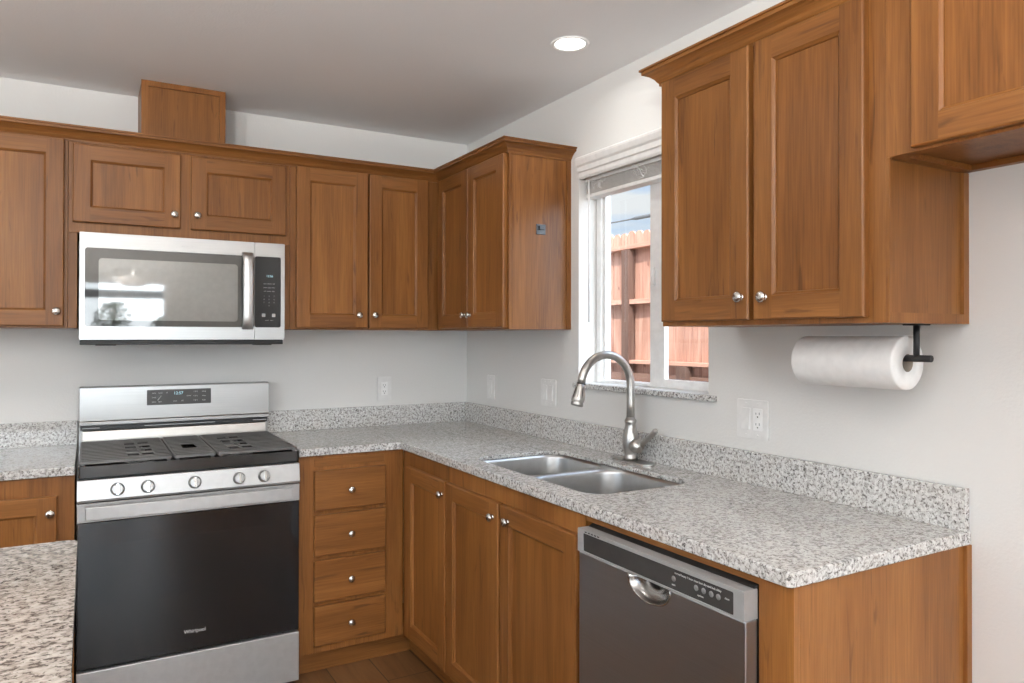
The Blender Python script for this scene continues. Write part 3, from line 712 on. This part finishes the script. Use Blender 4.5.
lettering('maker_name', 'Whirlpool', .016, (-1.407, -.3505, 1.718), RY, FAINT, dr)
# handle: broad bowed bar
bm = new(); loops = []
for i in range(15):
    u = i/14; z = 1.388+.318*u; bow = .024*math.sin(PI*u)**.35; yb = -.356-bow
    x0, x1 = -1.208, -1.166
    loops.append([(x0, yb+.008, z), (x0-.0005, yb, z), (x0+.006, yb-.006, z), ((x0+x1)/2, yb-.009, z), (x1-.006, yb-.006, z), (x1, yb, z), (x1, yb+.008, z), ((x0+x1)/2, yb+.006, z)])
loft(bm, loops); link('handle', bm, HSTEEL, t)
bm = new(); slab(bm, rect(mx0+.002, mx1-.004, 1.3265, 1.3455), [], -.338, -.02, PY); link('vent_base', bm, BLACKM, t, bevel=.002)
for xx in (-1.70, -1.12):
    b = new(); box(b, xx-.035, xx+.035, -.33, -.28, 1.3235, 1.327, bev=.001); link('grille', b, BLACKP, t)

# ------------------------------------------------------------------ stove
rx0, rx1 = -1.790, -1.043
rc = (rx0+rx1)/2
t = thing('gas_range', (rc, -.33, 0), 'stainless freestanding gas range with black oven glass', 'stove')
bm = new(); box(bm, rx0+.003, rx1-.003, -.607, -.025, .02, .895, bev=.002); link('body', bm, BLACKM, t)
for sx in (rx0+.05, rx1-.05):
    for sy in (-.55, -.10):
        b = new(); lathe(b, (sx, sy, 0), (0, 0, 1), [(0, .018), (.01, .018), (.012, .012), (.0198, .012)], 16); link('leveling_foot', b, BLACKP, t, smooth=True)
bm = new(); slab(bm, rrect(rx0+.001, rx1-.001, -.640, -.072, .010, 4), [rrect(rx0+.03, rx1-.03, -.612, -.10, .02, 4)], .876, .914, PZ)
link('cooktop', bm, ENAMEL, t, bevel=.003)
bm = new(); box(bm, rx0+.028, rx1-.028, -.614, -.098, .8955, .900); link('cooktop_pan', bm, ENAMEL, t)
ALU = plain('burner_aluminium', (.5, .5, .5), .35, 1.)
for bx, by in ((-1.60, -.22), (-1.60, -.50), (rc, -.36), (-1.235, -.22), (-1.235, -.50)):
    b = new(); lathe(b, (bx, by, .900), (0, 0, 1), [(0, .042), (.006, .042), (.007, .035), (.012, .033), (.0125, .0)], 24); bo = link('burner', b, ALU, t, smooth=False)
    b = new(); lathe(b, (bx, by, .9125), (0, 0, 1), [(0, .030), (.004, .030), (.005, .027), (.0052, .0)], 24); link('burner_cap', b, BLACKM, bo)
def grate(x0, x1, holes, parts_y=(-.630, -.085)):
    y0, y1 = parts_y
    b = new(); slab(b, rrect(x0, x1, y0, y1, .008, 3), [rect(*h_) for h_ in holes], .9265, .9295, PZ); slab(b, rrect(x0, x1, y0, y1, .008, 3), [rrect(x0+.007, x1-.007, y0+.007, y1-.007, .004, 3)], .9195, .9268, PZ)
    g = link('grate', b, IRON, t, bevel=.002)
    for hx in (x0+.012, x1-.012):
        for hy in (y0+.012, y1-.012):
            f_ = new(); box(f_, hx-.006, hx+.006, hy-.006, hy+.006, .9145, .9197); link('grate_foot', f_, IRON, g)
    # ribs along x on top of the plate
    b = new(); n = 14
    for k in range(n):
        yy = y0+.018+(y1-y0-.036)*k/(n-1)
        segs = [(x0+.006, x1-.006)]
        for h_ in holes:
            if h_[2]-.004 < yy < h_[3]+.004:
                segs = [s for a in segs for s in ((a[0], min(a[1], h_[0]-.001)), (max(a[0], h_[1]+.001), a[1])) if s[1]-s[0] > .004]
        for s in segs: box(b, s[0], s[1], yy-.0055, yy+.0055, .9290, .9318, bev=.001, seg=1)
    link('rib_pattern', b, IRON, g)
def holes8(cx):
    return [(cx+a, cx+a+.038, y-.028, y+.028) for a in (-.043, .005) for y in (-.225, -.325, -.425, -.525)]
grate(-1.784, -1.493, holes8(-1.590)); grate(-1.488, -1.346, [(-1.440, -1.390, -.455, -.34)]); grate(-1.341, -1.050, holes8(-1.243))
# backguard
bm = new(); slab(bm, [(-.022, .90), (-.022, 1.152), (-.055, 1.1525), (-.0725, 1.148), (-.0725, 1.013), (-.078, 1.008), (-.078, .994), (-.050, .990), (-.050, .90)], [], rx0+.002, rx1+.001, lambda a, b, tt: (tt, a, b)); bg_ = link('backguard', bm, STEEL, t, bevel=.0015)
bm = new(); slab(bm, [(-.0502, .901), (-.0502, .972), (-.056, .975), (-.066, .968), (-.072, .935), (-.0735, .901)], [], rx0+.014, rx1-.014, lambda a, b, tt: (tt, a, b)); link('riser', bm, NICKEL, t)
bm = new(); box(bm, rx0+.004, rx1-.003, -.060, -.0500, .9735, .9905); link('vent_slot', bm, BLACKP, t)
for a0, a1 in ((-1.79+.012, -1.79+.075), (-1.55, -1.27), (-1.11, -1.05)):
    b = new(); box(b, a0, a1, -.0625, -.0598, .980, .983); link('vent_louvre', b, STEEL, t)
bm = new(); slab(bm, rrect(-1.542, -1.289, 1.067, 1.132, .003, 3), [], -.0738, -.0722, PY); ds = link('display_panel', bm, plain('range_display_grey', (.055, .053, .05), .3), bg_)
lettering('clock_digits', '12:57', .017, (-1.420, -.0741, 1.115), RY, CYAN, ds)
for xx, zz, s in ((-1.515, 1.118, 'bake'), (-1.490, 1.118, 'broil'), (-1.515, 1.100, 'keep'), (-1.515, 1.081, 'clean'), (-1.492, 1.081, 'light'), (-1.465, 1.118, 'O'), (-1.433, 1.082, 'start'), (-1.405, 1.082, 'off'), (-1.378, 1.103, 'timer'), (-1.352, 1.120, '1 2 3'), (-1.352, 1.101, '4 5 6'), (-1.352, 1.082, '7 8 9'), (-1.318, 1.120, 'temp'), (-1.318, 1.101, 'time'), (-1.318, 1.082, 'lock')):
    lettering('button_print', s, .0082, (xx, -.0741, zz), RY, GREYTXT, ds)
b = new(); tube(b, [(-1.501, -.0741, 1.087), (-1.487, -.0741, 1.106)], .0022, 6); link('button_mark', b, GREYTXT, ds)
# control panel with five knobs
bm = new(); slab(bm, [(-.607, .866), (-.636, .866), (-.648, .800), (-.645, .792), (-.607, .792)], [], rx0, rx1, lambda a, b, tt: (tt, a, b)); cpn = link('control_panel', bm, STEELB, t, bevel=.0015)
nrm = Vector((0, -.984, .18)).normalized(); upv = Vector((0, -.18, -.984))
for kx in (-1.6685, -1.574, -1.421, -1.268, -1.1775):
    c0 = Vector((kx, -.6425, .829))
    b = new(); lathe(b, c0, nrm, [(0, .0225), (.004, .0225), (.006, .0205), (.020, .0185), (.023, .0165), (.0235, .0)], 28); kb = link('knob', b, DKNOB, t, smooth=False)
    b = new(); q0 = c0+nrm*.0235
    w3 = Vector((.0042, 0, 0)); hgt = Vector((0, .17, .985)).normalized()*.0185
    vs = [q0+w3*sx+hgt*sy+nrm*dz for dz in (-.004, .008) for sx, sy in ((-1, -1), (1, -1), (1, 1), (-1, 1))]
    vv = [b.verts.new(v) for v in vs]
    for q in ((0, 1, 2, 3), (4, 5, 6, 7), (0, 1, 5, 4), (1, 2, 6, 5), (2, 3, 7, 6), (3, 0, 4, 7)): b.faces.new([vv[i] for i in q])
    link('grip', b, CHROME, kb, bevel=.001)
# oven door
bm = new(); box(bm, rx0, rx1, -.640, -.609, .722, .787, bev=.002); od = link('oven_door', bm, STEELB, t)
bm = new(); box(bm, rx0+.001, rx1-.001, -.638, -.610, .2215, .7215, bev=.002); gl = link('oven_glass', bm, OVENG, od)
bm = new(); slab(bm, rrect(-1.70, -1.13, .31, .64, .01, 4), [], -.6386, -.6381, PY); link('inner_window', bm, plain('inner_window_dark', (.009, .009, .010), .06, 0., 1.55), gl)
lettering('maker_name', 'Whirlpool', .0185, (-1.418, -.6388, .289), RY, LOGOM, gl, sx=.95)
bm = new(); box(bm, -1.766, -1.080, -.690, -.676, .738, .783, bev=.003); hd_ = link('handle', bm, STEELB, od)
for xx in (-1.74, -1.106):
    b = new(); box(b, xx-.012, xx+.012, -.6765, -.6395, .748, .774, bev=.002); link('handle_bracket', b, STEEL, hd_)
bm = new(); box(bm, rx0, rx1, -.640, -.609, .024, .212, bev=.003); link('storage_drawer', bm, STEELB, t)

# ------------------------------------------------------------------ dishwasher
dy0, dy1 = -2.507, -1.9355
t = thing('dishwasher', (-.32, (dy0+dy1)/2, 0), 'dark stainless dishwasher with pocket handle under the counter', 'dishwasher')
bm = new(); slab(bm, [(-.604, .02), (-.604, .8535), (-.585, .8625), (-.03, .8625), (-.03, .02)], [], dy0+.003, dy1-.004, lambda a, b, tt: (a, tt, b)); link('tub', bm, BLACKP, t)
bm = new(); box(bm, -.55, -.53, dy0+.01, dy1-.01, 0, .0195); link('toe_plate', bm, BLACKP, t)
PC, PW, PD, ZS = -2.217, .070, .050, .7935
bm = new(); slab(bm, [(dy1-.001, .11), (dy1-.001, ZS), (PC+PW, ZS)] + [(PC+PW*math.cos(a), ZS-PD*math.sin(a)**.75) for a in [PI*k/20 for k in range(1, 20)]] + [(PC-PW, ZS), (dy0+.001, ZS), (dy0+.001, .11)], [], -.630, -.5955, PX)
dd = link('door', bm, STEEL_D, t, bevel=.003)
bm = new(); slab(bm, rrect(dy0, dy1, ZS+.0005, .8545, .002, 3), [rrect(dy0+.028, dy1-.024, .7985, .8455, [.003, .003, .003, .003], 4)], -.634, -.5955, PX); cf = link('console_frame', bm, STEEL_L, t, bevel=.002)
bm = new(); slab(bm, rect(dy0+.0275, dy1-.0235, .798, .846), [], -.6315, -.6055, PX); cs = link('control_strip', bm, plain('dark_grey_console', (.045, .044, .043), .25), t)
RX = (PI/2, 0, -PI/2)
for k in range(5):
    b = new(); box(b, -.6344, -.6335, -1.972-.0135*k-.0045, -1.972-.0135*k+.0045, .8480, .8515); link('vent_slot', b, DARKSLOT, cf)
lettering('button_print', 'normal heavy 1 hour rinse heat dry sani lock delay', .0068, (-.6319, -2.375, .8365), RX, GREYTXT, cs)
for yy in (-2.302, -2.372, -2.394, -2.416, -2.436):
    b = new(); lathe(b, (-.6314, yy, .8225), (-1, 0, 0), [(0, .0065), (.0006, .0065), (.0007, 0)], 14); link('button', b, DIMTXT, cs)
lettering('button_print', 'start', .006, (-.6319, -2.302, .809), RX, GREYTXT, cs)
lettering('button_print', 'options', .006, (-.6319, -2.385, .809), RX, GREYTXT, cs)
lettering('button_print', 'clean', .006, (-.6319, -2.460, .826), RX, GREYTXT, cs)
bm = new(); loops = []
for d, q in ((.003, 1.03), (-.001, 1.07), (-.0035, 1.04), (-.001, .99), (.006, .93), (.013, .82), (.018, .6), (.020, .3)):
    loops.append([(-.630+d, PC+PW*q*math.cos(a), ZS-.0006-PD*q*math.sin(a)**.75) for a in [PI*k/24 for k in range(25)]])
loft(bm, loops, closed=False, cap0=False, cap1=False); pk = link('handle_pocket', bm, POCKET, t, smooth=True)
so = pk.modifiers.new('thick', 'SOLIDIFY'); so.thickness = .0008

# ------------------------------------------------------------------ paper towels and holder
tz, tx = 1.300, -.13
t = thing('paper_towel_roll', (tx, -2.393, tz), 'full white paper towel roll hanging under the right wall cabinet', 'paper towels')
bm = new(); n = 48
prof = [(-2.256, .021), (-2.256, .0600), (-2.258, .0622), (-2.261, .0628), (-2.525, .0628), (-2.529, .0622), (-2.531, .0600), (-2.531, .021)]
loft(bm, [[(tx+r*math.cos(2*PI*i/n), y, tz+r*math.sin(2*PI*i/n)) for i in range(n)] for y, r in prof+[prof[0]]], cap0=False, cap1=False); link('paper', bm, PAPER, t)
bm = new(); loft(bm, [[(tx+r*math.cos(2*PI*i/n), y, tz+r*math.sin(2*PI*i/n)) for i in range(n)] for y, r in ((-2.257, .0208), (-2.530, .0208), (-2.530, .0193), (-2.257, .0193), (-2.257, .0208))], cap0=False, cap1=False); link('core', bm, CARD, t)
bm = new(); box(bm, tx-.012, tx+.038, -2.528, -2.259, tz+.0622, tz+.0638, bev=.0004); link('loose_sheet', bm, PAPER, t)
t = thing('paper_towel_holder', (tx, -2.545, 1.39), 'matte black paper towel holder arm screwed under the cabinet', 'towel holder')
bm = new(); tube(bm, [(tx, -2.551, 1.387), (tx, -2.551, 1.311)], .0068, 16); link('post', bm, BLACKM, t)
bm = new(); tube(bm, [(tx, -2.586, 1.3110), (tx, -2.585, 1.3110), (tx, -2.27, 1.3110)], [.0075, .0080, .0080], 18); link('rod', bm, BLACKM, t)
bm = new(); box(bm, tx-.02, tx+.02, -2.572, -2.53, 1.386, 1.3895, bev=.001); link('mount_plate', bm, BLACKM, t)

# ------------------------------------------------------------------ wall plates
def wall_plate(face, c, w, h, z, gangs, name, label, cat):
    """face 'Y' on wall y=0 (c = x), 'X' on wall x=0 (c = y)"""
    loc = (c, 0, z) if face == 'Y' else (0, c, z)
    t = thing(name, loc, label, cat, 'wall plates above the counter')
    P = putf(face)(-.0005)
    PP = lambda a, b, tt: P(a, b, tt)
    b = new(); slab(b, rrect(c-w/2, c+w/2, z-h/2, z+h/2, .004, 3), [], 0, .0055, PP); link('cover_plate', b, PLATE, t, bevel=.0015)
    n = len(gangs)
    for i, g in enumerate(gangs):
        gc = c + (i-(n-1)/2)*.046*(1 if face == 'Y' else -1)
        b = new(); slab(b, rrect(gc-.0170, gc+.0170, z-.0335, z+.0335, .002, 2), [], .0050, .0068, PP); dv = link('rocker' if g == 's' else 'receptacle', b, WHITE if g != 's' else PLATE, t, bevel=.0006)
        if g == 's':
            b = new(); vs = [P(gc-.015, z-.031, .0068), P(gc+.015, z-.031, .0068), P(gc+.015, z+.031, .0068), P(gc-.015, z+.031, .0068), P(gc-.015, z-.031, .0105), P(gc+.015, z-.031, .0105)]
            v = [b.verts.new(q) for q in vs]
            for q in ((4, 5, 2, 3), (0, 1, 5, 4), (0, 4, 3), (1, 2, 5), (0, 3, 2, 1)): b.faces.new([v[k] for k in q])
            link('paddle', b, PLATE, dv)
        else:
            for zz in (z+.016, z-.016):
                b = new(); slab(b, rect(gc-.0075, gc-.0055, zz-.001, zz+.0065), [], .0066, .0070, PP); link('slot', b, DARKSLOT, dv)
                b = new(); slab(b, rect(gc+.0052, gc+.0072, zz-.001, zz+.0055), [], .0066, .0070, PP); link('slot', b, DARKSLOT, dv)
                b = new(); slab(b, rrect(gc-.0025, gc+.0025, zz-.0095, zz-.005, .002, 3), [], .0066, .0070, PP); link('ground_hole', b, DARKSLOT, dv)
    for i in range(n):
        gc = c + (i-(n-1)/2)*.046
        for zz in (z+h/2-.011, z-h/2+.011):
            b = new(); lathe(b, P(gc, zz, .0054), (0, -1, 0) if face == 'Y' else (-1, 0, 0), [(0, .003), (.0009, .0028), (.001, 0)], 10); link('screw', b, PLATE, t)
wall_plate('Y', -.465, .074, .118, 1.098, ['o'], 'wall_outlet', 'white single outlet on the back wall right of the stove', 'outlet')
wall_plate('X', -.278, .074, .118, 1.107, ['s'], 'light_switch', 'white single switch plate on the right wall nearest the corner', 'switch')
wall_plate('X', -.812, .120, .118, 1.113, ['s', 's'], 'light_switch', 'white double switch plate on the wall just left of the faucet', 'switch')
wall_plate('X', -1.960, .120, .118, 1.109, ['s', 'o'], 'switch_and_outlet', 'white plate with switch and outlet below the right wall cabinet', 'outlet')

# ------------------------------------------------------------------ small mount on the cabinet side
t = thing('hook_mount', (-.149, -.979, 1.80), 'small square dark grey mount stuck on the orange cabinet side', 'mount')
bm = new(); box(bm, -.171, -.127, -.9812, -.9775, 1.779, 1.821, bev=.001); link('plate', bm, GREYPL, t)
bm = new(); box(bm, -.163, -.139, -.994, -.9812, 1.797, 1.813, bev=.002); link('hook', bm, GREYPL, t)

# ------------------------------------------------------------------ window blind, raised
t = thing('window_blind', (.02, -1.405, 2.03), 'raised white horizontal blind bunched at the top of the window', 'blind')
VP = [(-.001, 2.006), (-.010, 2.006), (-.014, 2.014), (-.014, 2.030), (-.020, 2.034), (-.022, 2.052), (-.028, 2.060), (-.034, 2.078), (-.034, 2.086), (-.028, 2.092), (-.001, 2.100)]
bm = new(); slab(bm, VP, [], -1.80, -1.056, lambda a, b, tt: (a, tt, b)); link('valance', bm, BLINDM, t)
bm = new(); box(bm, .028, .078, -1.765, -1.045, 1.997, 2.0295, bev=.002); link('head_rail', bm, BLINDM, t)
for k in range(9):
    z = 1.9895-.0048*k; b = new(); dx = random.uniform(-.0015, .0015)
    ys_ = (-1.764, -1.046); box(b, .029+dx, .077+dx, ys_[0], ys_[1], z, z+.0026, bev=.0006); link('slat', b, BLINDM, t)
bm = new(); box(bm, .028, .078, -1.765, -1.045, 1.932, 1.948, bev=.003); link('bottom_rail', bm, BLINDM, t)
bm = new(); tube(bm, [(.014, -1.090, 2.0), (.013, -1.091, 1.7), (.014, -1.090, 1.42)], .0038, 8); link('tilt_wand', bm, WHITE, t)
for cy in (-1.14, -1.40, -1.66):
    for j in range(7):
        pts = [(.022+random.uniform(-.004, .004), cy+random.uniform(-.05, .05), random.uniform(1.945, 2.02)) for _ in range(5)]
        sm = []
        for a, b_, c_ in zip(pts, pts[1:], pts[2:]):
            for q in range(5):
                u = q/5; m0 = Vector(a).lerp(Vector(b_), .5); m1 = Vector(b_).lerp(Vector(c_), .5)
                sm.append(m0.lerp(Vector(b_), u).lerp(Vector(b_).lerp(m1, u), u))
        b = new(); tube(b, sm, .0013, 5); link('lift_cord', b, WHITE, t)
bpy.context.view_layer.update()
